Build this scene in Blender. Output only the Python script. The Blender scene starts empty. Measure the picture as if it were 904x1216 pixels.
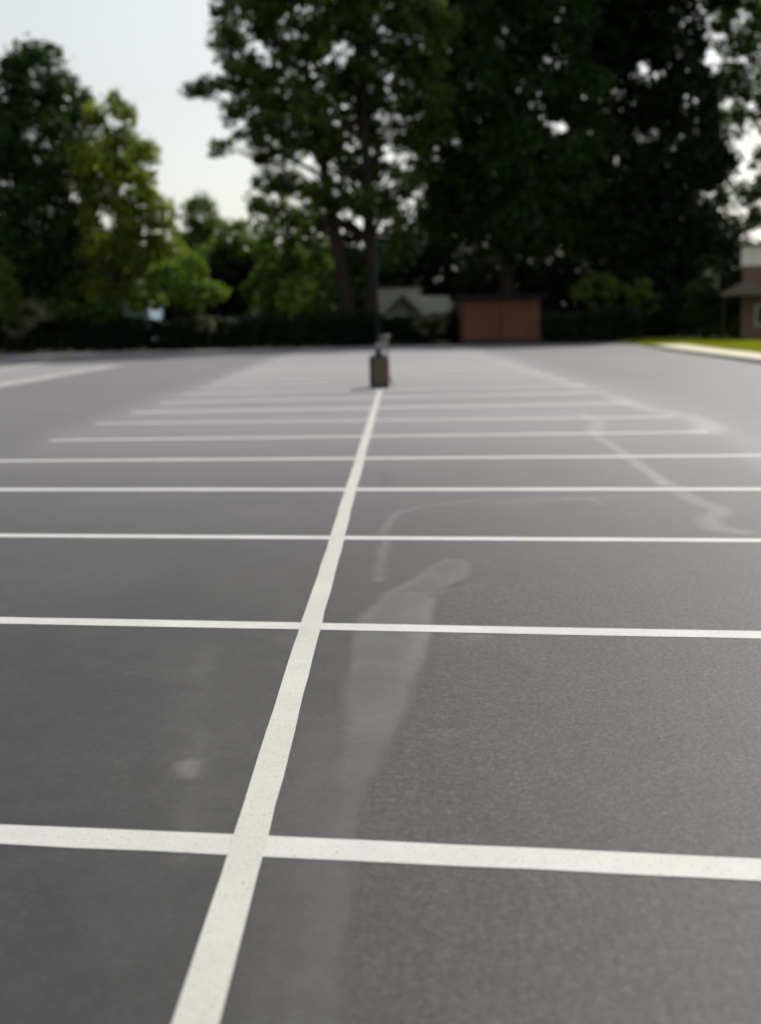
import bpy, bmesh, math, random
import numpy as np
from mathutils import Vector, Matrix

random.seed(7)
SC = bpy.context.scene
COL = SC.collection
R = math.radians

# ------------------------------------------------------------------ camera
FPX, CAM_H, YH, ROLL = 1338.0, 1.70, 383.0, 0.020
th = math.atan((608 - YH) / FPX)
ct, st = math.cos(th), math.sin(th)
F0 = Vector((0, ct, -st)); U0 = Vector((0, st, ct)); R0 = Vector((1, 0, 0))
RV = R0 * math.cos(ROLL) - U0 * math.sin(ROLL)
UV = U0 * math.cos(ROLL) + R0 * math.sin(ROLL)
CAMP = Vector((0, 0, CAM_H))

def ray(px, py):
    return F0 + RV * ((px - 452) / FPX) + UV * ((608 - py) / FPX)
def G(px, py):                       # survey point on the ground
    d = ray(px, py); t = -CAM_H / d.z
    return (d.x * t, d.y * t)
def at(px, py, Y):                   # survey point on the plane y = Y
    d = ray(px, py); t = Y / d.y
    return CAMP + d * t

cd = bpy.data.cameras.new('camera'); cam = bpy.data.objects.new('camera', cd); COL.objects.link(cam)
m = Matrix((RV, UV, -F0)).transposed().to_4x4(); m.translation = CAMP
cam.matrix_world = m
cd.sensor_fit = 'VERTICAL'; cd.sensor_height = 24; cd.lens = FPX / 1216 * 24
cd.clip_start = .05; cd.clip_end = 5000
cd.dof.use_dof = True; cd.dof.focus_distance = 5.2
APER = 0.036                          # entrance pupil in metres
cd.dof.aperture_fstop = (cd.lens / 1000) / APER
SC.camera = cam

# ------------------------------------------------------------------ light
AZ, EL = R(36), R(44)
world = bpy.data.worlds.new('World'); SC.world = world; world.use_nodes = True
nt = world.node_tree; nt.nodes.clear()
sky = nt.nodes.new('ShaderNodeTexSky'); sky.sky_type = 'NISHITA'; sky.sun_disc = False
sky.sun_elevation = EL; sky.sun_rotation = AZ; sky.dust_density = 1.8; sky.air_density = 1.6; sky.ozone_density = 1.0
hs = nt.nodes.new('ShaderNodeHueSaturation'); hs.inputs['Saturation'].default_value = .25
bg = nt.nodes.new('ShaderNodeBackground'); bg.inputs[1].default_value = .14
wo = nt.nodes.new('ShaderNodeOutputWorld')
nt.links.new(sky.outputs[0], hs.inputs['Color']); nt.links.new(hs.outputs[0], bg.inputs[0]); nt.links.new(bg.outputs[0], wo.inputs[0])
sl = bpy.data.lights.new('sun', 'SUN'); sl.energy = 4.2; sl.angle = R(.53); sl.color = (1, .95, .87)
so = bpy.data.objects.new('sun', sl); COL.objects.link(so)
S = Vector((math.sin(AZ) * math.cos(EL), math.cos(AZ) * math.cos(EL), math.sin(EL)))
so.rotation_euler = S.to_track_quat('Z', 'Y').to_euler(); so.location = (30, 30, 60)
SC.view_settings.view_transform = 'Standard'; SC.view_settings.look = 'None'
SC.view_settings.exposure = -.12; SC.view_settings.gamma = 1
SC.cycles.max_bounces = 8; SC.cycles.transmission_bounces = 4; SC.cycles.diffuse_bounces = 3
SC.cycles.use_denoising = True

# ------------------------------------------------------------------ materials
class N:
    def __init__(s, name):
        s.m = bpy.data.materials.new(name); s.m.use_nodes = True; s.t = s.m.node_tree; s.t.nodes.clear()
        s.out = s.n('ShaderNodeOutputMaterial')
    def n(s, typ, **k):
        x = s.t.nodes.new(typ)
        for a, v in k.items():
            if hasattr(x, a): setattr(x, a, v)
            else: x.inputs[a.replace('_', ' ')].default_value = v
        return x
    def l(s, a, b): s.t.links.new(a, b)
    def noise(s, scale, detail=4, rough=.55, vec=None):
        x = s.n('ShaderNodeTexNoise'); x.inputs['Scale'].default_value = scale
        x.inputs['Detail'].default_value = detail; x.inputs['Roughness'].default_value = rough
        s.l(vec if vec is not None else s.co, x.inputs['Vector']); return x.outputs['Fac']
    def coord(s, kind='Object'):
        s.co = s.n('ShaderNodeTexCoord').outputs[kind]; return s.co
    def ramp(s, fac, stops):
        x = s.n('ShaderNodeValToRGB'); e = x.color_ramp.elements
        while len(e) < len(stops): e.new(.5)
        for i, (p, c) in enumerate(stops):
            e[i].position = p; e[i].color = (c[0], c[1], c[2], 1) if hasattr(c, '__len__') else (c, c, c, 1)
        s.l(fac, x.inputs[0]); return x.outputs[0]
    def mix(s, fac, a, b, mode='MIX'):
        x = s.n('ShaderNodeMix'); x.data_type = 'RGBA'; x.blend_type = mode
        for i, v in ((0, fac), (6, a), (7, b)):
            if hasattr(v, 'is_output'): s.l(v, x.inputs[i])
            elif i == 0: x.inputs[0].default_value = v
            else: x.inputs[i].default_value = (*v, 1)
        return x.outputs[2]
    def math(s, op, a, b=0.0, clamp=False):
        x = s.n('ShaderNodeMath'); x.operation = op; x.use_clamp = clamp
        for i, v in ((0, a), (1, b)):
            if hasattr(v, 'is_output'): s.l(v, x.inputs[i])
            else: x.inputs[i].default_value = v
        return x.outputs[0]
    def bsdf(s, col, rough=.8, spec=.3, bump=None, bstr=.3, bdist=.01, metal=0):
        b = s.n('ShaderNodeBsdfPrincipled')
        if hasattr(col, 'is_output'): s.l(col, b.inputs['Base Color'])
        else: b.inputs['Base Color'].default_value = (*col, 1)
        if hasattr(rough, 'is_output'): s.l(rough, b.inputs['Roughness'])
        else: b.inputs['Roughness'].default_value = rough
        b.inputs['Specular IOR Level'].default_value = spec; b.inputs['Metallic'].default_value = metal
        if bump is not None:
            q = s.n('ShaderNodeBump'); q.inputs['Strength'].default_value = bstr; q.inputs['Distance'].default_value = bdist
            s.l(bump, q.inputs['Height']); s.l(q.outputs[0], b.inputs['Normal'])
        s.l(b.outputs[0], s.out.inputs[0]); return b

def m_simple(name, c1, c2, scale=6, rough=.7, spec=.3, metal=0, bstr=.2, bdist=.005):
    a = N(name); a.coord(); f = a.noise(scale, 5, .6)
    a.bsdf(a.ramp(f, [(.3, c1), (.7, c2)]), rough, spec, f, bstr, bdist, metal); return a.m

def m_asphalt():
    a = N('asphalt'); a.coord()
    at_ = a.n('ShaderNodeVertexColor'); at_.layer_name = 'stain'
    sep = a.n('ShaderNodeSeparateColor'); a.l(at_.outputs[0], sep.inputs[0])
    light, coarse, far = sep.outputs[0], sep.outputs[1], sep.outputs[2]
    big = a.noise(.35, 5, .6); mid = a.noise(4.5, 6, .65); agg = a.noise(34, 3, .6); fine = a.noise(160, 3, .7)
    vo = a.n('ShaderNodeTexVoronoi'); vo.inputs['Scale'].default_value = 120; a.l(a.co, vo.inputs['Vector'])
    base = a.ramp(big, [(.3, (.020, .020, .0215)), (.7, (.032, .031, .030))])
    base = a.mix(1.0, base, a.ramp(mid, [(.28, .72), (.72, 1.26)]), 'MULTIPLY')
    pit = a.math('ADD', a.math('MULTIPLY', agg, .6), a.math('MULTIPLY', a.noise(15, 3, .6), .4))
    ag = a.mix(coarse, (1, 1, 1), a.ramp(pit, [(.36, .40), (.50, 1.0), (.64, 1.8)]))
    base = a.mix(1.0, base, ag, 'MULTIPLY')
    st = a.n('ShaderNodeTexVoronoi'); st.inputs['Scale'].default_value = 62; a.l(a.co, st.inputs['Vector'])
    sr = a.n('ShaderNodeSeparateColor'); a.l(st.outputs['Color'], sr.inputs[0])
    base = a.mix(a.math('ADD', .30, a.math('MULTIPLY', coarse, .35), True), base, a.mix(1.0, base, a.ramp(sr.outputs[0], [(0, .62), (.72, 1.0), (1, 2.1)]), 'MULTIPLY'))
    base = a.mix(1.0, base, a.ramp(fine, [(.25, .72), (.75, 1.3)]), 'MULTIPLY')
    base = a.mix(a.math('MULTIPLY', coarse, .2), base, (.060, .054, .045))
    speck = a.math('MULTIPLY', a.math('LESS_THAN', vo.outputs['Distance'], .10), a.math('GREATER_THAN', a.noise(57, 1), .66))
    base = a.mix(a.math('MULTIPLY', speck, .5), base, (.42, .42, .40))
    wear = a.math('MULTIPLY', light, a.math('ADD', .62, a.math('MULTIPLY', mid, .76)), True)
    base = a.mix(wear, base, (.42, .415, .40))
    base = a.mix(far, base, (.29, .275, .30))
    base = a.mix(a.math('MULTIPLY', at_.outputs['Alpha'], .75), base, (.012, .012, .013))
    bsum = a.math('ADD', a.math('MULTIPLY', agg, coarse), a.math('MULTIPLY', fine, .35))
    a.bsdf(base, .62, .45, bsum, .5, .006); return a.m

def m_paint(name, col, wear_lo, wear_hi, under=(.10, .10, .10)):
    a = N(name); a.coord()
    f = a.noise(24, 7, .72); g = a.noise(2.2, 4, .6); fine = a.noise(170, 3, .7)
    w = a.ramp(a.math('ADD', a.math('MULTIPLY', f, .65), a.math('MULTIPLY', g, .35)), [(wear_lo, 0), (wear_hi, 1)])
    c = a.mix(1.0, a.ramp(fine, [(.3, .86), (.7, 1.0)]), col, 'MULTIPLY')
    pits = a.ramp(a.noise(95, 2, .5), [(.30, 0), (.38, 1)])
    w = a.math('MULTIPLY', w, a.math('ADD', .45, a.math('MULTIPLY', pits, .55)))
    c = a.mix(1.0, c, a.ramp(a.noise(1.3, 5, .7), [(.3, .86), (.65, 1.0)]), 'MULTIPLY')
    c = a.mix(w, under, c)
    a.bsdf(c, .6, .35, fine, .35, .003); return a.m

def m_leaf(name, c1, c2, c3, trans=.35, tcol=1.9):
    a = N(name); a.coord()
    g = a.n('ShaderNodeNewGeometry'); rnd = g.outputs['Random Per Island']
    f = a.noise(.45, 3, .6)
    c = a.mix(a.ramp(f, [(.38, 0), (.62, 1)]), c1, c2)
    c = a.mix(a.ramp(rnd, [(.55, 0), (1, 1)]), c, c3)
    b = a.bsdf(c, .6, .2)
    t = a.n('ShaderNodeBsdfTranslucent')
    a.l(a.mix(1.0, c, (tcol, tcol * 1.05, tcol * .45), 'MULTIPLY'), t.inputs[0])
    mx = a.n('ShaderNodeMixShader'); mx.inputs[0].default_value = trans
    a.l(b.outputs[0], mx.inputs[1]); a.l(t.outputs[0], mx.inputs[2]); a.l(mx.outputs[0], a.out.inputs[0])
    return a.m

def m_brick():
    a = N('brick'); a.coord()
    mp = a.n('ShaderNodeMapping'); mp.inputs['Rotation'].default_value = (R(90), 0, 0); a.l(a.co, mp.inputs[0])
    b = a.n('ShaderNodeTexBrick'); b.inputs['Scale'].default_value = 4.5
    b.inputs['Color1'].default_value = (.19, .105, .075, 1); b.inputs['Color2'].default_value = (.13, .07, .05, 1)
    b.inputs['Mortar'].default_value = (.28, .26, .23, 1); b.inputs['Mortar Size'].default_value = .02
    a.l(mp.outputs[0], b.inputs['Vector'])
    a.bsdf(b.outputs[0], .9, .2, b.outputs['Fac'], -.3, .01); return a.m

def m_boards(name, c1, c2, gap=.22, vertical=True):
    a = N(name); a.coord()
    sp = a.n('ShaderNodeSeparateXYZ'); a.l(a.co, sp.inputs[0])
    x = sp.outputs['X' if vertical else 'Z']
    fr = a.math('FRACT', a.math('DIVIDE', x, gap))
    seam = a.math('LESS_THAN', fr, .07)
    idn = a.n('ShaderNodeTexWhiteNoise'); idn.noise_dimensions = '1D'
    a.l(a.math('FLOOR', a.math('DIVIDE', x, gap)), idn.inputs['W'])
    c = a.mix(idn.outputs['Value'], c1, c2)
    c = a.mix(1.0, c, a.ramp(a.noise(3, 5, .6), [(.25, .8), (.75, 1.1)]), 'MULTIPLY')
    c = a.mix(seam, c, tuple(v * .3 for v in c1))
    a.bsdf(c, .8, .25, seam, -.5, .01); return a.m

M = dict(
    asphalt=m_asphalt(),
    paint=m_paint('white_road_paint', (.56, .56, .51), .22, .35),
    paint_dull=m_paint('stall_paint', (.60, .60, .565), .22, .36),
    paint_worn=m_paint('worn_paint', (.58, .58, .56), .24, .62),
    grass=m_simple('lawn_grass', (.10, .13, .015), (.20, .21, .03), 1.6, .9, .1, 0, .5, .03),
    earth=m_simple('ground_soil', (.035, .042, .018), (.06, .065, .03), .8, .95, .1, 0, .5, .03),
    concrete=m_simple('concrete', (.60, .56, .42), (.72, .67, .50), 3, .85, .2),
    kerb=m_simple('kerb_concrete', (.30, .28, .25), (.42, .40, .36), 5, .85, .2),
    bark=m_simple('bark', (.020, .016, .012), (.045, .036, .028), 5, .95, .1, 0, .8, .04),
    leaf_dark=m_leaf('leaf_dark', (.010, .028, .014), (.032, .066, .017), (.06, .10, .02), .30),
    leaf_big=m_leaf('leaf_big', (.009, .026, .012), (.062, .110, .020), (.12, .16, .03), .38),
    leaf_mid=m_leaf('leaf_mid', (.040, .090, .018), (.080, .130, .022), (.14, .17, .035), .42),
    leaf_bright=m_leaf('leaf_bright', (.05, .11, .02), (.11, .18, .025), (.19, .22, .04), .45),
    leaf_gold=m_leaf('leaf_gold', (.03, .065, .014), (.14, .18, .022), (.26, .26, .05), .48),
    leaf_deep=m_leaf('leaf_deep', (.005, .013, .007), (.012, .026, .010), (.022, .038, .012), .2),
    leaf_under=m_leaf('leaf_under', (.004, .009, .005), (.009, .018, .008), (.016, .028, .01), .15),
    leaf_pale=m_leaf('leaf_pale', (.11, .13, .07), (.16, .17, .10), (.22, .22, .15), .35, 1.3),
    brick=m_brick(),
    siding=m_boards('white_siding', (.80, .80, .75), (.84, .84, .79), .24, False),
    blue=m_boards('pale_blue_siding', (.42, .55, .66), (.46, .60, .70), .24, False),
    shedwood=m_boards('brown_shed_boards', (.15, .066, .038), (.17, .076, .044), .42),
    trim=m_simple('white_trim', (.74, .74, .72), (.80, .80, .78), 3, .6, .3),
    roof=m_simple('dark_shingle', (.03, .03, .032), (.055, .052, .05), 7, .9, .2),
    roofblack=m_simple('black_felt', (.010, .010, .011), (.018, .018, .018), 7, .95, .05),
    roofgrey=m_simple('weathered_roof', (.12, .105, .09), (.18, .16, .14), 5, .9, .2),
    glass=m_simple('window_glass', (.015, .018, .022), (.03, .034, .04), 1, .08, .6),
    metal_dark=m_simple('dark_metal', (.018, .019, .022), (.035, .035, .036), 12, .45, .5),
    metal_grey=m_simple('grey_metal', (.16, .17, .17), (.24, .24, .24), 12, .4, .5, .3),
    olive=m_simple('olive_panel', (.080, .065, .038), (.11, .092, .058), 9, .6, .35),
    tan=m_simple('rusty_edge', (.20, .10, .055), (.28, .15, .08), 9, .75, .25),
    rubber=m_simple('rubber', (.015, .015, .015), (.03, .03, .03), 20, .85, .2),
    green_grey=m_simple('green_grey_cap', (.09, .13, .12), (.13, .18, .16), 14, .5, .4),
    pole=m_simple('pole_paint', (.035, .045, .048), (.055, .065, .068), 6, .6, .3),
)

# ------------------------------------------------------------------ object helpers
def link(name, data, parent=None):
    o = bpy.data.objects.new(name, data); COL.objects.link(o)
    if parent: o.parent = parent
    return o
def tag(o, label=None, cat=None, group=None, kind=None):
    if label: o['label'] = label
    if cat: o['category'] = cat
    if group: o['group'] = group
    if kind: o['kind'] = kind
    return o
def empty(name, loc, label, cat, group=None, rz=0):
    o = link(name, None); o.location = loc; o.rotation_euler = (0, 0, rz); o.empty_display_size = .3
    return tag(o, label, cat, group)
def obj(name, bm, mat, parent=None, smooth=False):
    bmesh.ops.recalc_face_normals(bm, faces=bm.faces)
    me = bpy.data.meshes.new(name); bm.to_mesh(me); bm.free()
    me.materials.append(mat)
    if smooth:
        for p in me.polygons: p.use_smooth = True
    return link(name, me, parent)
def npmesh(name, V, Fq, mat, parent=None):
    me = bpy.data.meshes.new(name); V = np.asarray(V, dtype=np.float32); Fq = np.asarray(Fq, dtype=np.int32)
    k = Fq.shape[1]
    me.vertices.add(len(V)); me.vertices.foreach_set('co', V.ravel())
    me.loops.add(Fq.size); me.loops.foreach_set('vertex_index', Fq.ravel())
    me.polygons.add(len(Fq)); me.polygons.foreach_set('loop_start', np.arange(0, Fq.size, k, dtype=np.int32))
    me.update(calc_edges=True); me.materials.append(mat)
    return link(name, me, parent)
def box(bm, x0, x1, y0, y1, z0, z1, bev=0):
    r = bmesh.ops.create_cube(bm, size=1)
    vs = r['verts']
    for v in vs:
        v.co = Vector((x0 + (v.co.x + .5) * (x1 - x0), y0 + (v.co.y + .5) * (y1 - y0), z0 + (v.co.z + .5) * (z1 - z0)))
    if bev:
        es = {e for v in vs for e in v.link_edges}
        bmesh.ops.bevel(bm, geom=list(es), offset=bev, segments=2, affect='EDGES')
def tube(bm, pts, rad, n=8, cap=True):
    pts = [Vector(p) for p in pts]
    if not hasattr(rad, '__len__'): rad = [rad] * len(pts)
    rings = []; up = Vector((.13, .31, 1)).normalized()
    for i, p in enumerate(pts):
        d = (pts[min(i + 1, len(pts) - 1)] - pts[max(i - 1, 0)]).normalized()
        a = d.cross(up if abs(d.dot(up)) < .95 else Vector((1, 0, 0))).normalized(); b = d.cross(a)
        rings.append([bm.verts.new(p + (a * math.cos(t) + b * math.sin(t)) * rad[i]) for t in [2 * math.pi * k / n for k in range(n)]])
    for i in range(len(rings) - 1):
        for k in range(n):
            bm.faces.new((rings[i][k], rings[i][(k + 1) % n], rings[i + 1][(k + 1) % n], rings[i + 1][k]))
    if cap:
        bm.faces.new(rings[0]); bm.faces.new(rings[-1])
def prism(bm, prof, y0, y1, axis='y'):
    a = [bm.verts.new((p[0], y0, p[1]) if axis == 'y' else (y0, p[0], p[1])) for p in prof]
    b = [bm.verts.new((p[0], y1, p[1]) if axis == 'y' else (y1, p[0], p[1])) for p in prof]
    n = len(prof); bm.faces.new(a); bm.faces.new(b)
    for i in range(n): bm.faces.new((a[i], a[(i + 1) % n], b[(i + 1) % n], b[i]))

# ------------------------------------------------------------------ ground
bm = bmesh.new()
for x, y in ((-1500, -300), (1500, -300), (1500, 2500), (-1500, 2500)): bm.verts.new((x, y, -.03))
bm.faces.new(bm.verts[:] if not bm.verts.ensure_lookup_table() else None)
g = obj('ground', bm, M['earth']); tag(g, kind='structure')

# parking lot sheet with a 'stain' attribute (R old marks and pale sealer, G coarse aggregate, B painted far sheen and worn bays)
xs = np.concatenate([-np.geomspace(60, 4.05, 80), np.arange(-4, 4.001, .035), np.geomspace(4.05, 60, 80)])
ys = np.concatenate([np.arange(-14, 1.4, .7), np.arange(1.5, 9.5, .035), np.geomspace(9.54, 96, 300)])
X, Y = np.meshgrid(xs, ys)
def vnoise(x, y, s, seed):
    r = np.random.RandomState(seed); T = r.rand(256, 256)
    u, v = x * s + 100.3, y * s + 100.7
    i, j = np.floor(u).astype(int), np.floor(v).astype(int); fu, fv = u - i, v - j
    fu = fu * fu * (3 - 2 * fu); fv = fv * fv * (3 - 2 * fv)
    q = lambda a, b: T[a % 256, b % 256]
    return (q(i, j) * (1 - fu) + q(i + 1, j) * fu) * (1 - fv) + (q(i, j + 1) * (1 - fu) + q(i + 1, j + 1) * fu) * fv
def fbm(x, y, s, seed):
    return sum(vnoise(x, y, s * 2 ** k, seed + k) * .5 ** k for k in range(4)) / 1.875
def sdist(px, py, pts):
    best = np.full(px.shape, 1e9)
    for (a, b) in zip(pts[:-1], pts[1:]):
        ax, ay = a; bx, by = b; dx, dy = bx - ax, by - ay
        t = np.clip(((px - ax) * dx + (py - ay) * dy) / (dx * dx + dy * dy + 1e-9), 0, 1)
        best = np.minimum(best, np.hypot(px - ax - t * dx, py - ay - t * dy))
    return best
def sm(e0, e1, x):
    t = np.clip((x - e0) / (e1 - e0), 0, 1); return t * t * (3 - 2 * t)
def inside(px, py, poly):
    c = np.zeros(px.shape, bool); n = len(poly)
    for i in range(n):
        x0, y0 = poly[i]; x1, y1 = poly[(i + 1) % n]
        if y0 == y1: continue
        c ^= ((y0 > py) != (y1 > py)) & (px < (x1 - x0) * (py - y0) / (y1 - y0) + x0)
    return c
WX = X + (fbm(X, Y, 3, 5) - .5) * .16; WY = Y + (fbm(X, Y, 3, 9) - .5) * .22
L = np.zeros(X.shape); C = np.zeros(X.shape); B = np.zeros(X.shape)
# edge between the smooth sealed strip (left) and the coarser surface (right)
edge = [G(*p) for p in ((395, 1400), (404, 1216), (418, 1050), (434, 950), (462, 890), (492, 830), (508, 770), (520, 710), (545, 688))]
edge = [(edge[0][0], -14)] + edge
ex = np.interp(WY, [p[1] for p in edge], [p[0] for p in edge])
coarse = sm(-.01, .03, X + (fbm(X, Y, 3, 5) - .5) * .08 - ex)
C = .12 + .88 * coarse
C = np.where(Y > edge[-1][1], .25 + .75 * sm(.2, 1.6, WX - edge[-1][0] + .4), C)
C *= .8 + .4 * fbm(X, Y, 1.2, 31)
# pale swath
sw = [G(*p) for p in ((505, 672), (525, 662), (548, 662), (560, 669), (560, 685), (538, 695), (524, 715), (506, 780), (494, 830), (466, 890), (436, 960), (412, 1100), (404, 1300),
                      (300, 1300), (352, 1100), (388, 960), (402, 880), (410, 800), (420, 735), (452, 705), (490, 685))]
VX = X + (fbm(X, Y, 2, 5) - .5) * .07; VY = Y + (fbm(X, Y, 2, 9) - .5) * .1
dE = sdist(VX, VY, sw + sw[:1]); ins = inside(VX, VY, sw)
L += np.where(ins, sm(0, .05, dE), 0) * .085 * (.6 + .8 * fbm(X, Y, 2.2, 3)) * (.25 + .75 * sm(3, 5.5, Y))
L += np.where(ins, sm(.0, .05, dE) * (1 - sm(.05, .14, dE)), 0) * .05 * sm(4.6, 6, Y)
# thin curved old mark
L += (1 - sm(.015, .06, sdist(VX, VY, [G(*p) for p in ((452, 690), (456, 650), (457, 628), (468, 611), (500, 602), (560, 595), (640, 592), (700, 592), (714, 599))]))) * .13
L += (1 - sm(.02, .16, sdist(VX, VY, [G(*p) for p in ((600, 598), (680, 592), (745, 590))]))) * .08
# diagonal scuff with a blot at its end
L += (1 - sm(.03, .12, sdist(VX, VY, [G(*p) for p in ((703, 513), (718, 524), (745, 542), (790, 573))]))) * .30
L += (1 - sm(.03, .16, sdist(VX, VY, [G(*p) for p in ((790, 573), (822, 593), (858, 606), (842, 618), (850, 628), (880, 632))]))) * .2
L += (1 - sm(.05, .2, sdist(VX, VY, [G(*p) for p in ((690, 491), (712, 500), (705, 514))]))) * .3
L += (1 - sm(.08, .34, sdist(VX, VY, [G(*p) for p in ((725, 470), (770, 486), (818, 494), (842, 505), (836, 514))]))) * .45
L += (1 - sm(.08, .4, sdist(VX, VY, [G(*p) for p in ((842, 505), (880, 520), (930, 560))]))) * .16
L += (1 - sm(.1, .5, sdist(VX, VY, [G(*p) for p in ((590, 428), (640, 445), (700, 462))]))) * .3
# left smudges and faint wheel tracks
L += (1 - sm(.01, .07, sdist(WX, WY, [G(*p) for p in ((213, 918), (219, 903))]))) * .16
for pts, a, w in ((((90, 740), (210, 800), (300, 880)), .02, .5), (((240, 770), (235, 900), (225, 1010)), .03, .12), (((120, 1216), (160, 1100), (150, 1000)), .015, .3),
                  (((560, 760), (700, 800), (904, 830)), .025, .5)):
    L += (1 - sm(0, w, sdist(WX, WY, [G(*p) for p in pts]))) * a
L += (fbm(X, Y, .6, 77) - .5) * .08
# grazing sheen painted into the colour, rising with distance; striped bays worn paler
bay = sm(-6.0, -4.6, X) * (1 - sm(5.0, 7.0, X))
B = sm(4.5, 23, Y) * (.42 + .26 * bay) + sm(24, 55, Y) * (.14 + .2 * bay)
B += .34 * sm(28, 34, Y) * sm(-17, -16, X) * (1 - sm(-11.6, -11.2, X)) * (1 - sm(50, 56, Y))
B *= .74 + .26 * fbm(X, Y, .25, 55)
# smooth dark gutter just right of the long line
L += (1 - coarse) * sm(-.55, -.05, WX - ex) * .045 * (Y < 7)
def dk(pts, w, a): return (1 - sm(.2 * w, w, sdist(WX, WY, [G(*p) for p in pts]))) * a
DK = dk(((455, 560), (458, 572), (450, 580)), .10, .35) + dk(((516, 712), (524, 702), (545, 694), (560, 690)), .05, .45)
DK += dk(((414, 760), (412, 815), (398, 845)), .035, .35) + dk(((205, 460 + 15), (222, 477)), .3, .4) + dk(((150, 1195), (120, 1150)), .02, .2)
DK += np.clip(fbm(X, Y, .9, 66) - .62, 0, 1) * .9 * (1 - sm(10, 18, Y))
for pts in (((178, 770), (186, 840), (170, 905), (182, 960)), ((238, 820), (252, 870), (248, 930)), ((60, 1090), (110, 1065), (190, 1085)), ((330, 1060), (322, 1130), (338, 1216)),
            ((690, 1120), (760, 1105), (830, 1140)), ((560, 860), (610, 845), (690, 858))):
    DK += (1 - sm(.003, .022, sdist(X + (fbm(X, Y, 9, 14) - .5) * .12, Y + (fbm(X, Y, 9, 15) - .5) * .12, [G(*p) for p in pts]))) * .30
sp = np.random.RandomState(8)
for _ in range(46):
    cx, cy, cr_ = sp.uniform(-3.5, 3.5), sp.uniform(2.6, 9), sp.uniform(.02, .13)
    d_ = np.hypot(WX - cx, WY - cy)
    if sp.rand() < .6: DK += (1 - sm(.3 * cr_, cr_, d_)) * sp.uniform(.08, .3)
    else: L += (1 - sm(.3 * cr_, cr_, d_)) * sp.uniform(.02, .06)
DK = np.clip(DK, 0, 1)
L = np.clip(L, 0, 1); C = np.clip(C, 0, 1); B = np.clip(B, 0, 1)
V = np.stack([X.ravel(), Y.ravel(), np.zeros(X.size)], 1)
nx = len(xs); idx = np.arange(len(ys) * nx).reshape(len(ys), nx)
Fq = np.stack([idx[:-1, :-1].ravel(), idx[:-1, 1:].ravel(), idx[1:, 1:].ravel(), idx[1:, :-1].ravel()], 1)
# back edge of the lot follows the hedge line; the lawn bites in on the right
bl, br = G(-200, 417.5), G(760, 408)
def back(x): return np.interp(x, [-60, -25, 0, 17, 60], [84, 84, 82.5, 78, 76])
yb = back(V[:, 0]); V[:, 1] = np.where(V[:, 1] > 60, 60 + (V[:, 1] - 60) * (yb - 60) / 36, V[:, 1])
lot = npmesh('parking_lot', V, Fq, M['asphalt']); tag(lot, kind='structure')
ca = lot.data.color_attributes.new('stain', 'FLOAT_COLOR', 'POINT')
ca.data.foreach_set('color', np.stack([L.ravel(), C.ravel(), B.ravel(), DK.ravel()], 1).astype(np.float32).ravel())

# painted lines: parts of the lot
def stripe(name, a, b, w, mat, z=.004, wob=.003, seg=.25, seed=0):
    rr = random.Random(seed); a = Vector(a); b = Vector(b); n = max(2, int((b - a).length / seg)); d = (b - a).normalized(); s = Vector((-d.y, d.x))
    bm = bmesh.new(); prev = None
    for i in range(n + 1):
        p = a.lerp(b, i / n) + s * wob * math.sin(i * .31 + seed)
        e1 = w / 2 + rr.uniform(-.003, .003); e2 = w / 2 + rr.uniform(-.003, .003)
        q = (bm.verts.new((*(p + s * e1), z)), bm.verts.new((*(p - s * e2), z)))
        if prev: bm.faces.new((prev[0], prev[1], q[1], q[0]))
        prev = q
    return obj(name, bm, mat, lot)
A = Vector(G(232, 1216)); Bp = Vector(G(451, 465)); D = (Bp - A).normalized()
A2 = A - D * 8
stripe('centre_line', A2, Bp + D * .6, .118, M['paint'], .0035)
rows = [((0, 991), (904, 1033)), ((0, 737), (904, 754)), ((0, 636), (904, 642)), ((0, 581.5), (904, 581)), ((0, 547.5), (904, 541)),
        ((60, 523), (840, 513)), ((112, 503), (800, 495)), ((155, 490), (750, 478.5)), ((190, 478), (722, 466)), ((218, 468), (695, 457))]
ends = []
for i, (a, b) in enumerate(rows):
    a, b = Vector(G(*a)), Vector(G(*b)); d = (b - a)
    if i < 5:
        a, b = a + d * ((-5.05 - a.x) / d.x), a + d * ((5.0 - a.x) / d.x)
    ends.append((a, b))
a0, b0 = ends[0]
ends = [(a0 + Vector((0, -2.72)) * k, b0 + Vector((0, -2.72)) * k) for k in (1, 2)][::-1] + ends
la, lb = ends[-1]
for k in range(1, 13): ends.append((la + Vector((-.03 * k, 2.74 * k)), lb + Vector((.02 * k, 2.74 * k))))
for i, (a, b) in enumerate(ends):
    stripe('stall_line', a, b, .145 if i < 5 else (.19 if i < 9 else .27 if i < 13 else .42), M['paint_dull'] if i < 18 else M['paint_worn'], .002, seed=i)
# faded row on the left: two long lines with short stall lines between, and one faded run on the far right
def lx(p): return Vector(G(*p))
for xx, ye in ((-11.7, 52), (-16.4, 57)): stripe('old_line', (xx, 27), (xx - .3, ye), .8, M['paint_worn'], .004, seed=int(-xx))
for k in range(9): stripe('old_line', (-16.25 - .04 * k, 29 + 2.74 * k), (-11.97 - .04 * k, 29.3 + 2.74 * k), .75, M['paint_worn'], .0045, seed=k)
stripe('old_line', lx((818, 494)), lx((980, 490)), .11, M['paint_worn'], .0045, seed=3)

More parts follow.
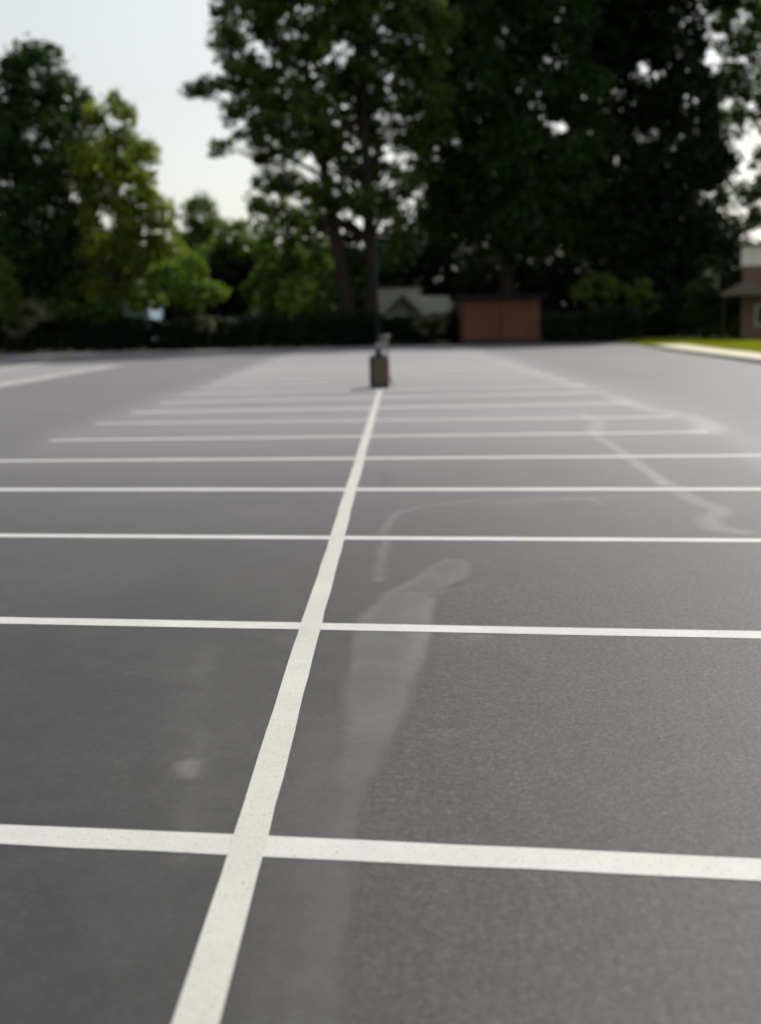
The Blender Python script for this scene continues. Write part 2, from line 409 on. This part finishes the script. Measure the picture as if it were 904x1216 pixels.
# kerb, path and lawn on the right
K = [(13.4, 22), (13.55, 40), (14.7, 56), (17.0, 77.6)]
def strip(name, off0, off1, z0, z1, mat, pts=K, parent=None):
    bm = bmesh.new(); pr = None; n = len(pts)
    for i, (x, y) in enumerate(pts):
        q = [bm.verts.new((x + off0, y, z0)), bm.verts.new((x + off0, y, z1)), bm.verts.new((x + off1, y, z1)), bm.verts.new((x + off1, y, z0))]
        if pr:
            for k in range(4): bm.faces.new((pr[k], pr[(k + 1) % 4], q[(k + 1) % 4], q[k]))
        else: bm.faces.new(q)
        pr = q
    bm.faces.new(pr); return obj(name, bm, mat, parent)
KP = [K[0], K[1], K[2], (15.7, 65.5)]
tag(strip('kerb', 0, .16, -.02, .14, M['kerb'], KP), kind='structure')
tag(strip('path', .165, 1.9, -.02, .125, M['concrete'], KP), kind='structure')
tag(strip('lawn', 1.905, 60, -.02, .12, M['grass'], KP), kind='structure')
tag(strip('lawn_edge', 0, 60, -.02, .05, M['grass'], [(15.7, 65.51), (17.0, 77.8)]), kind='structure')
bm = bmesh.new()
for x, y in ((17.0, 77.81), (77, 77.81), (77, 92), (18.5, 92)): bm.verts.new((x, y, .03))
bm.verts.ensure_lookup_table(); bm.faces.new(bm.verts[:])
tag(obj('lawn_back', bm, M['grass']), kind='structure')
rs = np.random.RandomState(3)
n = 26000
gy = rs.uniform(30, 88, n); kx = np.interp(gy, [40, 56, 65.5, 65.6, 77.6, 88], [15.5, 16.6, 17.7, 15.8, 17.0, 18.1]); gx = kx + rs.gamma(1.4, 3.0, n)
gz = np.where(gy > 65.55, .05, .12); gz = np.where(gy > 77.8, .03, gz)
hh = rs.uniform(.05, .14, n); an = rs.uniform(0, 6.28, n); w = .03
V = np.zeros((n, 3, 3)); V[:, 0] = np.stack([gx - w * np.cos(an), gy - w * np.sin(an), gz], 1); V[:, 1] = np.stack([gx + w * np.cos(an), gy + w * np.sin(an), gz], 1)
V[:, 2] = np.stack([gx + rs.uniform(-.04, .04, n), gy + rs.uniform(-.04, .04, n), gz + hh], 1)
GR = m_leaf('grass_blade', (.14, .17, .014), (.22, .23, .02), (.28, .27, .04), .45, 1.7)
tag(npmesh('grass_blades', V.reshape(-1, 3), np.arange(n * 3).reshape(-1, 3), GR), 'short sunlit yellow green grass on the lawn behind the kerb', 'grass', kind='stuff')

# ------------------------------------------------------------------ foliage
def leaves(centres, radii, per, size, rs, flat=.75, jit=.35):
    """centres Nx3 clump centres, radii N; returns verts and quads of folded leaf sprays"""
    n = len(centres) * per
    c = np.repeat(centres, per, 0); r = np.repeat(radii, per)
    d = rs.normal(size=(n, 3)); d /= np.linalg.norm(d, axis=1)[:, None]
    rad = r * rs.uniform(.15, 1, n) ** .6
    p = c + d * rad[:, None] * np.array([1, 1, flat])
    s = size * rs.uniform(.55, 1.3, n)
    nrm = d * .6 + rs.normal(size=(n, 3)) * .6 + np.array([0, 0, .55]); nrm /= np.linalg.norm(nrm, axis=1)[:, None]
    t = np.cross(nrm, rs.normal(size=(n, 3))); t /= np.linalg.norm(t, axis=1)[:, None]; b = np.cross(nrm, t)
    V = np.empty((n, 4, 3)); w = .38
    V[:, 0] = p - t * s[:, None] * .5; V[:, 1] = p + b * s[:, None] * w + nrm * s[:, None] * .08
    V[:, 2] = p + t * s[:, None] * .5; V[:, 3] = p - b * s[:, None] * w + nrm * s[:, None] * .08
    return V.reshape(-1, 3)
def crown_pts(lobes, dens, cr, rs):
    dens = dens * 2.3
    cs, rr = [], []
    for (c, rx, ry, rz) in lobes:
        k = max(3, int(dens * (rx * ry * rz) ** (2 / 3)))
        d = rs.normal(size=(k, 3)); d /= np.linalg.norm(d, axis=1)[:, None]
        rad = rs.uniform(.35, 1.0, k) ** .5
        cs.append(np.array(c) + d * rad[:, None] * np.array([rx, ry, rz])); rr.append(cr * rs.uniform(.6, 1.35, k))
    return np.concatenate(cs), np.concatenate(rr)

def tree(name, Y, basepx, lobes, mat, label, cat='tree', dens=5.0, cr=.95, per=34, size=.34, trunk_r=.35, depth=1.0, seed=1, group=None, fork=.35, limbs=True, base_off=0, stems=1):
    rs = np.random.RandomState(seed); rr = random.Random(seed)
    k = Y / FPX
    bx = at(basepx, 410, Y).x
    root = empty(name, (bx, Y, -.03), label, cat, group)
    LB = []
    for (px, py, rx, ry) in lobes:
        yy = Y + rr.uniform(-1, 1) * depth * 2.6
        p = at(px, py, yy); p = Vector((p.x - bx, yy - Y, p.z + .03))
        q = (rx + ry) / 2 * k * depth
        LB.append((p, rx * k, max(q, .5), ry * k))
    cs, cc = crown_pts([(tuple(p), a, b, c) for p, a, b, c in LB], dens, cr, rs)
    keep = cs[:, 2] > .35; cs, cc = cs[keep], cc[keep]
    V = leaves(cs, cc, int(per * 1.15), size * 1.25, rs); V[:, 2] = np.maximum(V[:, 2], .05)
    npmesh('crown', V, np.arange(len(V)).reshape(-1, 4), mat, root)
    if limbs:
        bm = bmesh.new()
        top = max(p.z for p, *_ in LB); mx = sum(p.x for p, *_ in LB) / len(LB)
        H = top * .85; fz = H * fork
        for sidx in range(stems):
            ox = (sidx - (stems - 1) / 2) * trunk_r * 2.2
            pts = []; rad = []
            for i in range(9):
                t = i / 8; z = H * t
                pts.append((ox * (1 + t * 2) + mx * max(0, t - .2) * .8 + rr.uniform(-.12, .12) * t * 2, rr.uniform(-.15, .15) * t, z))
                rad.append(trunk_r * (1.35 if i == 0 else 1.0) * (1 - .88 * t) + .03)
            tube(bm, pts, rad, 9)
        trunk_pts = [Vector(p) for p in pts]
        for (p, a, b, c) in LB:
            if p.z < fz * .8: continue
            hz = max(fz * .8, min(p.z * .62, H * .75)); i = min(7, int(hz / H * 8)); q = trunk_pts[i].lerp(trunk_pts[i + 1], hz / H * 8 - i)
            mid = q.lerp(p, .5) + Vector((rr.uniform(-.4, .4), rr.uniform(-.4, .4), rr.uniform(-.1, .9)))
            r0 = trunk_r * (1 - .8 * hz / H) * .38
            tube(bm, [q, q.lerp(mid, .5) + Vector((0, 0, .12)), mid, mid.lerp(p, .6), p], [r0, r0 * .8, r0 * .6, r0 * .4, .03], 6)
            for _ in range(4):
                e = p + Vector((rr.uniform(-a, a), rr.uniform(-b, b), rr.uniform(-c * .5, c)))
                tube(bm, [mid.lerp(p, .4), mid.lerp(p, .4).lerp(e, .5) + Vector((0, 0, .15)), e], [r0 * .35, r0 * .25, .02], 5)
        obj('trunk', bm, M['bark'], root, True)
    return root

tree('broadleaf_tree', 89, 35, [(45, 92, 34, 40), (8, 118, 36, 50), (78, 135, 30, 42), (40, 180, 55, 55), (-10, 215, 55, 70), (78, 235, 42, 55), (25, 275, 60, 60), (82, 310, 38, 42), (30, 335, 60, 35),
                                 (-70, 190, 60, 90), (-70, 290, 60, 80), (104, 190, 18, 26)],
     M['leaf_dark'], 'tall dark dense tree at the far left edge behind the hedge', dens=4.2, seed=11)
tree('broadleaf_tree', 87.5, 140, [(132, 140, 22, 28), (152, 128, 8, 14), (150, 182, 26, 34), (116, 205, 30, 40), (172, 188, 12, 22), (162, 232, 28, 32), (128, 270, 38, 40), (185, 268, 22, 34), (165, 300, 38, 30), (205, 300, 16, 24), (130, 335, 35, 25)],
     M['leaf_gold'], 'yellow green tree with a pointed top right of the tall dark left tree', dens=3.4, cr=.85, seed=12)
tree('broadleaf_tree', 128, 240, [(240, 256, 22, 22), (236, 290, 26, 26), (250, 320, 28, 35)], M['leaf_mid'], 'small distant tree with a narrow top seen in the sky gap', dens=5, seed=13)
tree('broadleaf_tree', 112, 285, [(286, 292, 34, 30), (268, 318, 34, 28), (305, 325, 30, 34), (285, 350, 45, 25)], M['leaf_mid'], 'round topped green tree beside the distant narrow tree', dens=7, cr=.8, seed=14, size=.3)
tree('broadleaf_tree', 87, 215, [(172, 352, 22, 20), (205, 335, 32, 22), (232, 350, 28, 22), (222, 316, 22, 12), (185, 322, 18, 12), (250, 345, 16, 16)], M['leaf_bright'],
     'low bright green tree above the hedge in front of the round tree', dens=6, cr=.55, per=40, size=.24, trunk_r=.14, seed=15, fork=.2)
tree('broadleaf_tree', 99, 345, [(338, 260, 24, 26), (330, 310, 32, 30), (365, 285, 28, 34), (352, 345, 40, 30), (392, 330, 26, 40), (312, 350, 26, 25), (375, 235, 20, 20)], M['leaf_mid'],
     'middle sized green tree standing behind the left limbs of the largest tree', dens=3.2, cr=.8, seed=16, trunk_r=.22)
tree('broadleaf_tree', 86, 428, [(290, 18, 38, 28), (345, 30, 45, 35), (272, 55, 20, 18), (298, 90, 30, 22), (262, 104, 22, 10), (236, 108, 15, 12), (340, 100, 45, 35), (300, 132, 32, 22), (352, 145, 40, 32),
                                 (400, 60, 45, 45), (405, 130, 42, 35), (440, 15, 45, 40), (468, 95, 38, 40), (288, 158, 14, 8), (268, 176, 14, 8), (325, 178, 28, 20), (385, 172, 32, 20), (322, 215, 20, 13),
                                 (308, 248, 13, 16), (350, 215, 18, 12), (455, 160, 30, 22), (430, -35, 90, 45), (340, -35, 60, 35), (500, 40, 40, 50), (505, 130, 32, 45), (480, 215, 18, 22), (478, 285, 16, 24), (462, 312, 12, 14), (425, 195, 26, 16), (395, 235, 22, 20), (440, 245, 22, 18), (445, 205, 20, 15), (462, 238, 16, 16), (375, 275, 25, 20)],
     M['leaf_big'], 'largest spreading tree with a dark forked trunk left of the shed', dens=4.2, cr=.85, per=36, size=.33, trunk_r=.66, seed=17, fork=.42, stems=2)
tree('broadleaf_tree', 95, 600, [(540, 20, 50, 45), (600, 40, 55, 50), (660, 20, 45, 45), (560, 105, 50, 45), (625, 120, 50, 45), (690, 110, 34, 40), (702, 155, 24, 16), (530, 180, 45, 45), (600, 195, 55, 45), (668, 200, 45, 45),
                                 (545, 250, 45, 40), (620, 265, 50, 40), (600, -35, 110, 45), (690, 265, 35, 35)],
     M['leaf_dark'], 'wide dark tree hanging over the brown shed', dens=6.4, cr=1.0, per=34, size=.38, trunk_r=.55, seed=18)
tree('broadleaf_tree', 98, 785, [(742, 60, 28, 36), (715, 70, 30, 34), (720, 25, 30, 30), (765, 20, 40, 26), (800, 45, 40, 40), (760, 130, 42, 34), (818, 120, 34, 42), (735, 205, 42, 45), (795, 200, 42, 45), (842, 190, 26, 36), (745, 280, 50, 45), (810, 275, 42, 40), (790, 335, 55, 35),
                                 (845, 300, 24, 26), (800, -25, 100, 32), (720, -10, 40, 26)],
     M['leaf_deep'], 'tall dark tree between the shed and the house on the right', dens=6, cr=1.0, per=34, size=.38, trunk_r=.5, seed=19)
tree('broadleaf_tree', 101, 935, [(880, 25, 24, 30), (868, 62, 18, 18), (858, 100, 14, 16), (862, 185, 14, 13), (856, 22, 14, 20), (872, 135, 18, 12), (893, 190, 10, 10), (850, 228, 20, 20), (846, 262, 16, 14), (908, 172, 14, 10), (850, 150, 14, 14), (925, 45, 38, 40), (885, 95, 22, 24), (935, 130, 40, 40), (868, 150, 14, 16), (900, 225, 24, 16), (940, 215, 40, 34), (893, 262, 26, 14), (872, 235, 14, 12), (930, -20, 60, 30), (960, 300, 40, 50)],
     M['leaf_big'], 'sparse tree at the right edge with bright sky showing through', dens=3.0, cr=.8, seed=20, trunk_r=.35)
# understorey
def shrub(px, py, rx, ry, Y, mat, label, seed, size=.2, dens=9, cr=.4, extra=()):
    return tree('shrub', Y, px, [(px, py, rx, ry)] + list(extra), mat, label, 'shrub', dens=dens, cr=cr, per=36, size=size, trunk_r=.06, seed=seed, fork=.1)
shrub(8, 345, 13, 38, 82.8, M['leaf_mid'], 'narrow upright pale green shrub at the left edge in front of the hedge', 31, extra=[(2, 318, 7, 20)])
shrub(38, 372, 22, 16, 83.2, M['leaf_pale'], 'pale yellowish shrub beside the narrow upright shrub', 32, extra=[(22, 385, 16, 14)])
shrub(72, 366, 26, 12, 83.6, M['leaf_mid'], 'olive shrub on the hedge line left of the pale blue house', 33)
shrub(122, 372, 26, 14, 84.4, M['leaf_mid'], 'rounded mid green shrub just left of the pale blue house', 34)
shrub(248, 385, 9, 12, 83.2, M['leaf_pale'], 'small greyish shrub in front of the hedge below the round tree', 35)
shrub(355, 352, 28, 24, 88, M['leaf_mid'], 'leafy shrub at the left foot of the largest tree', 36)
shrub(402, 350, 18, 34, 89, M['leaf_dark'], 'upright dark shrub touching the left side of the forked trunk', 41, extra=[(418, 300, 14, 34), (432, 335, 12, 40)])
shrub(512, 386, 22, 12, 84.6, M['leaf_pale'], 'pale green shrub below the white house wall', 37)
shrub(705, 345, 28, 22, 86, M['leaf_mid'], 'shrub with sunlit yellow leaves right of the shed', 38, dens=5)
shrub(762, 352, 24, 20, 88, M['leaf_mid'], 'green shrub under the tall dark right tree', 39, dens=5)
shrub(838, 345, 26, 22, 84, M['leaf_dark'], 'dark shrub with a few pale leaves left of the right house', 40, extra=[(848, 320, 18, 16)])
shrub(835, 380, 32, 22, 84, M['leaf_dark'], 'low dark shrub on the grass in front of the right house', 42, extra=[(872, 388, 22, 16)])

# hedge along the back edge, in separate runs
def hedge(pa, pb, Ya, Yb, top, depth, mat, label, seed, n):
    rs = np.random.RandomState(seed)
    xa, xb = at(pa, 410, Ya).x, at(pb, 410, Yb).x; Lh = math.hypot(xb - xa, Yb - Ya); ang = math.atan2(Yb - Ya, xb - xa)
    root = empty('hedge', (xa, Ya, -.03), label, 'hedge', 'dark hedges along the back of the lot', ang)
    u = rs.uniform(0, Lh, n); topv = top * (.86 + .3 * vnoise(u, u * 0, .35, seed) ) ; 
    face = rs.uniform(size=n)
    v = np.where(face < .6, rs.normal(0, .18, n), rs.uniform(0, depth, n)); z = np.where(face < .6, rs.uniform(.1, 1, n) * topv, topv + rs.normal(0, .12, n))
    c = np.stack([u, v, z], 1)
    V = leaves(c, np.full(n, .32), 14, .24, rs); V[:, 2] = np.maximum(V[:, 2], .03)
    npmesh('foliage', V, np.arange(len(V)).reshape(-1, 4), mat, root)
    bm = bmesh.new(); k = int(Lh / .9)
    for i in range(k):
        x = (i + .5) * .9; z = top * .8
        for j in range(4):
            tube(bm, [(x, depth * .5, 0), (x + rs.uniform(-.3, .3), depth * .5 + rs.uniform(-.4, .4), z * .5), (x + rs.uniform(-.5, .5), depth * .5 + rs.uniform(-.6, .6), z)], [.06, .04, .02], 5)
    obj('stems', bm, M['bark'], root)
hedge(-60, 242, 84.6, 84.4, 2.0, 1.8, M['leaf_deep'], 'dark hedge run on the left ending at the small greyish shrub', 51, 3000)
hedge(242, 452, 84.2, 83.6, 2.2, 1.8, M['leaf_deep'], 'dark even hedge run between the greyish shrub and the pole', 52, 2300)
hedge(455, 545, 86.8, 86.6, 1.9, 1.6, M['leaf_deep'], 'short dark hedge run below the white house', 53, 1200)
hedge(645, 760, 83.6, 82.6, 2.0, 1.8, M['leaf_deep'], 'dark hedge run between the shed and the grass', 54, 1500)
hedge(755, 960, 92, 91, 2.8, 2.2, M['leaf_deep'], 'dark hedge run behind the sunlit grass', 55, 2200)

# woodland far behind, one mass
rs = np.random.RandomState(90); n = 7500
px = rs.uniform(-350, 1300, n); Yw = rs.uniform(116, 140, n)
xw = (px - 452) / FPX * Yw
hmax = np.interp(px, [-350, 150, 215, 300, 420, 450, 560, 700, 840, 900, 1000, 1300], [12, 12, 6.5, 7, 9, 12, 17, 17, 13, 8, 10, 12]) * (.75 + .4 * vnoise(xw, Yw, .12, 7))
zw = rs.uniform(0.02, 1, n) ** .8 * hmax
V = leaves(np.stack([xw, Yw, zw], 1), np.full(n, 1.5), 22, .75, rs)
V[:, 2] = np.maximum(V[:, 2], 0)
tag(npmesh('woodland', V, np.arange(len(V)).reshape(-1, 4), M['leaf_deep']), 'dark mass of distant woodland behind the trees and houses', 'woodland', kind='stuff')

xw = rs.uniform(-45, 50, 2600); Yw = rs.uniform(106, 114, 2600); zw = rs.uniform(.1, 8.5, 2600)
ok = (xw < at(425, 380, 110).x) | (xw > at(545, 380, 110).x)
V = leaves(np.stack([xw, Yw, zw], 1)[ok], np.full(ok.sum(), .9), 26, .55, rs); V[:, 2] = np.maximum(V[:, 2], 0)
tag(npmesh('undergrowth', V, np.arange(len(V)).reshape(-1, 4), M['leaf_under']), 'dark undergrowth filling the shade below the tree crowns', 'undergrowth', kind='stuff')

# ------------------------------------------------------------------ buildings
def window(parent, x, z, w, h, y, depth=.08):
    bm = bmesh.new(); t = .07
    for a in ((x - w/2 - t, x - w/2, z, z + h), (x + w/2, x + w/2 + t, z, z + h), (x - w/2 - t, x + w/2 + t, z + h, z + h + t), (x - w/2 - t, x + w/2 + t, z - t, z), (x - .02, x + .02, z, z + h)):
        box(bm, a[0], a[1], y - depth, y, a[2], a[3])
    f = obj('window', bm, M['trim'], parent)
    bm = bmesh.new(); box(bm, x - w/2, x + w/2, y - depth * .4, y + .0, z, z + h); obj('pane', bm, M['glass'], f)
    return f

# white house behind the centre
Yh_ = 104
k = Yh_ / FPX
x0, x1 = at(430, 380, Yh_).x, at(534, 380, Yh_).x; xm = at(500, 380, Yh_).x
zt, zt2 = at(440, 342, Yh_).z, at(520, 351, Yh_).z
hw = empty('white_house', (x0, Yh_, -.03), 'white sided house glimpsed under the trees left of the shed', 'house')
bm = bmesh.new(); box(bm, 0, xm - x0, 0, 7, 0, zt); box(bm, xm - x0, x1 - x0, .4, 7, 0, zt2); obj('wall', bm, M['siding'], hw)
bm = bmesh.new(); w_ = x1 - x0
prism(bm, [(-.4, zt + .01), (xm - x0 + .3, zt + .01), (xm - x0 + .3, zt + .12), ((xm - x0) / 2, zt + .25), (-.4, zt + .18)], -.3, 7.3)
obj('roof', bm, M['roof'], hw)
gx = at(478, 380, Yh_).x - x0; gz = at(478, 350, Yh_).z
bm = bmesh.new(); prism(bm, [(gx - 1.7, gz - 1.75), (gx - 1.35, gz - 1.75), (gx, gz - .28), (gx + 1.35, gz - 1.75), (gx + 1.7, gz - 1.75), (gx, gz)], -2.4, -.02)
obj('porch_roof', bm, M['roof'], hw)
for sx in (-1.35, 1.35):
    bm = bmesh.new(); box(bm, gx + sx - .07, gx + sx + .07, -2.3, -2.16, 0, gz - 1.75); obj('porch_post', bm, M['trim'], hw)
window(hw, gx, 1.0, .9, 1.1, -.003)
bm = bmesh.new(); box(bm, gx - .2, gx + .2, -.08, -.003, 2.45, 2.85); obj('vent', bm, M['trim'], hw)

# pale blue house glimpsed on the left
Yb = 96
bx = at(146, 360, Yb).x; bw = 2.2; zb = at(155, 333, Yb).z
hb = empty('blue_house', (bx, Yb, -.03), 'pale blue house sliver glimpsed between two trees on the left', 'house')
bm = bmesh.new(); prism(bm, [(0, 0), (bw, 0), (bw, zb - .9), (bw / 2, zb), (0, zb - .9)], 0, 6); obj('wall', bm, M['blue'], hb)
bm = bmesh.new(); prism(bm, [(-.25, zb - 1.1), (bw / 2, zb + .03), (bw + .25, zb - 1.1), (bw + .25, zb - .95), (bw / 2, zb + .2), (-.25, zb - .95)], -.25, 6.25); obj('roof', bm, M['roof'], hb)
window(hb, bw / 2, 1.5, .7, 1.0, -.003)

# brown shed
Ys = 83.4
sx0, sx1 = at(549, 380, Ys).x, at(642, 380, Ys).x; sz1 = at(600, 354, Ys).z; sz0 = at(600, 402.5, Ys).z
sh = empty('shed', ((sx0 + sx1) / 2, Ys, -.03), 'reddish brown boarded shed under the wide dark tree', 'shed'); hw2 = (sx1 - sx0) / 2
bm = bmesh.new(); box(bm, -hw2 - .05, hw2 + .05, -.04, 4.2, 0, sz0); obj('foundation', bm, M['roof'], sh)
bm = bmesh.new(); box(bm, -hw2, hw2, 0, 4.1, sz0 + .002, sz1); obj('wall', bm, M['shedwood'], sh)
bm = bmesh.new(); prism(bm, [(-.7, sz1 - .02), (-.7, sz1 + .1), (2.05, sz1 + .35), (4.6, sz1 + .1), (4.6, sz1 - .02), (4.1, sz1 + .01), (0, sz1 + .01)], -hw2 - .3, hw2 + .3, 'x'); obj('roof', bm, M['roofblack'], sh)
for s in (-1, 1):
    bm = bmesh.new(); box(bm, s * hw2 - .07, s * hw2 + .07, -.05, .05, sz0 + .004, sz1 - .002); obj('corner_board', bm, M['bark'], sh)
bm = bmesh.new()
for x in (-.03, .03): box(bm, x - .012, x + .012, -.03, 0.001, sz0 + .01, sz1 - .01)
obj('door', bm, M['bark'], sh)

# house at the right edge
Yr = 79
rx = at(880, 330, Yr).x
zf1, zf0, zb0 = at(892, 291, Yr).z, at(892, 315, Yr).z, at(892, 335, Yr).z
hr = empty('brick_house', (rx, Yr, -.03), 'brick house with white upper band and grey porch gable at the right edge', 'house', rz=-.305)
bm = bmesh.new(); box(bm, .12, 11, .15, 9, 0, zf0 - .002); obj('brick_wall', bm, M['brick'], hr)
bm = bmesh.new(); box(bm, 0, 11.1, 0, 9.1, zf0, zf1); obj('upper_siding', bm, M['siding'], hr)
bm = bmesh.new(); prism(bm, [(-.4, zf1 + .002), (9.5, zf1 + .002), (9.5, zf1 + .12), (4.5, zf1 + .3), (-.4, zf1 + .12)], -.35, 11.5, 'x'); obj('roof', bm, M['roof'], hr)
pk = at(887, 333, Yr - 3).z; pe = at(860, 350, Yr - 3).z; vx = at(887, 333, Yr - 3).x - rx; pxm = vx * math.cos(.305) + 3 * math.sin(.305); hwp = at(887, 333, Yr - 3).x - at(857, 350, Yr - 3).x
bm = bmesh.new(); prism(bm, [(pxm - hwp, pe), (pxm - hwp, pe + .14), (pxm, pk), (pxm + hwp, pe + .14), (pxm + hwp, pe)], -3, -.01); obj('porch_roof', bm, M['roofgrey'], hr)
for x in (pxm - hwp + .25, pxm + hwp - .25):
    bm = bmesh.new(); box(bm, x - .09, x + .09, -2.85, -2.67, 0, pe - .002); obj('porch_post', bm, M['bark'], hr)
window(hr, 1.6, 1.1, 1.0, 1.2, .148); window(hr, 4.5, 1.1, 1.2, 1.2, .148)
bm = bmesh.new(); box(bm, 2.5, 3.4, .09, .148, .05, 2.15); dr = obj('door', bm, M['shedwood'], hr)
bm = bmesh.new(); tube(bm, [(3.3, .06, 1.05), (3.3, .1, 1.05)], .03, 8); obj('handle', bm, M['metal_grey'], dr)

# slender pole behind the machine
pp = at(449, 410, 82.2)
pl = empty('slender_pole', (pp.x, 82.2, -.01), 'thin dark pole rising from the hedge just behind the machine', 'pole')
bm = bmesh.new(); tube(bm, [(0, 0, 0), (0, 0, 5), (0, 0, 7.5)], [.07, .06, .045], 12); obj('shaft', bm, M['pole'], pl, True)
bm = bmesh.new(); tube(bm, [(0, 0, 0), (0, 0, .25), (0, 0, .3)], [.2, .18, .12], 12); obj('base', bm, M['kerb'], pl, True)
bm = bmesh.new(); tube(bm, [(0, 0, 7.5), (0, 0, 7.6)], [.09, .05], 12); obj('cap', bm, M['pole'], pl, True)

# ------------------------------------------------------------------ line marking machine
mx_, my_ = G(451, 461)
ang = math.atan2(D.y, D.x) - math.pi / 2
mc = empty('line_marking_machine', (mx_, my_, .004), 'boxy dark olive line marking machine at the end of the long white line', 'paint machine', rz=ang)
bm = bmesh.new(); box(bm, -.17, .19, 0, .55, .035, .80, .015); obj('body', bm, M['olive'], mc)
bm = bmesh.new(); box(bm, -.26, -.172, -.02, .57, .07, .79, .015); obj('side_panel', bm, M['metal_dark'], mc)
bm = bmesh.new(); box(bm, .192, .262, -.02, .57, .07, .78, .012); o = obj('side_panel', bm, M['tan'], mc); o['label'] = 'rusty brown side panel'
bm = bmesh.new(); box(bm, -.24, .24, -.03, .6, .805, .84, .01); obj('lid', bm, M['metal_dark'], mc)
bm = bmesh.new(); box(bm, -.25, .25, -.03, -.002, .03, .11, .008); obj('rear_bumper', bm, M['metal_dark'], mc)
for sx in (-.20, .20):
    for yy in (.1, .46):
        bm = bmesh.new(); tube(bm, [(sx - .035, yy, .10), (sx - .028, yy, .10), (sx + .028, yy, .10), (sx + .035, yy, .10)], [.08, .10, .10, .08], 20); wv = obj('wheel', bm, M['rubber'], mc, True)
        bm = bmesh.new(); tube(bm, [(sx - .038, yy, .10), (sx + .038, yy, .10)], .045, 14); obj('rim', bm, M['metal_grey'], wv, True)
bm = bmesh.new(); tube(bm, [(-.04, .2, .84), (-.04, .2, .90), (-.04, .2, .92), (-.04, .2, 1.0)], [.08, .08, .06, .06], 18); eng = obj('filler_neck', bm, M['metal_dark'], mc, True)
bm = bmesh.new(); tube(bm, [(-.04, .2, 1.0), (-.04, .2, 1.01), (-.04, .2, 1.07), (-.04, .2, 1.10)], [.08, .09, .09, .05], 18); obj('cap', bm, M['green_grey'], eng, True)
bm = bmesh.new(); box(bm, .08, .18, .08, .3, .842, .96, .02); obj('pump', bm, M['trim'], mc)
for dx in (.05, .22):
    bm = bmesh.new(); tube(bm, [(dx, .28, .84), (dx + .01, .22, 1.05), (dx + .02, .02, 1.26), (dx + .02, -.1, 1.34)], .022, 10); obj('handle_bar', bm, M['metal_grey'], mc, True)
bm = bmesh.new(); tube(bm, [(.02, -.1, 1.345), (.30, -.1, 1.345)], .024, 10); hb_ = obj('handle_grip', bm, M['metal_grey'], mc, True)
bm = bmesh.new(); box(bm, .07, .24, .0, .06, 1.06, 1.27, .015); obj('control_box', bm, M['metal_grey'], mc)
bm = bmesh.new(); tube(bm, [(.2, .45, .3), (.3, .45, .22), (.33, .4, .05)], .014, 8); obj('spray_hose', bm, M['rubber'], mc, True)
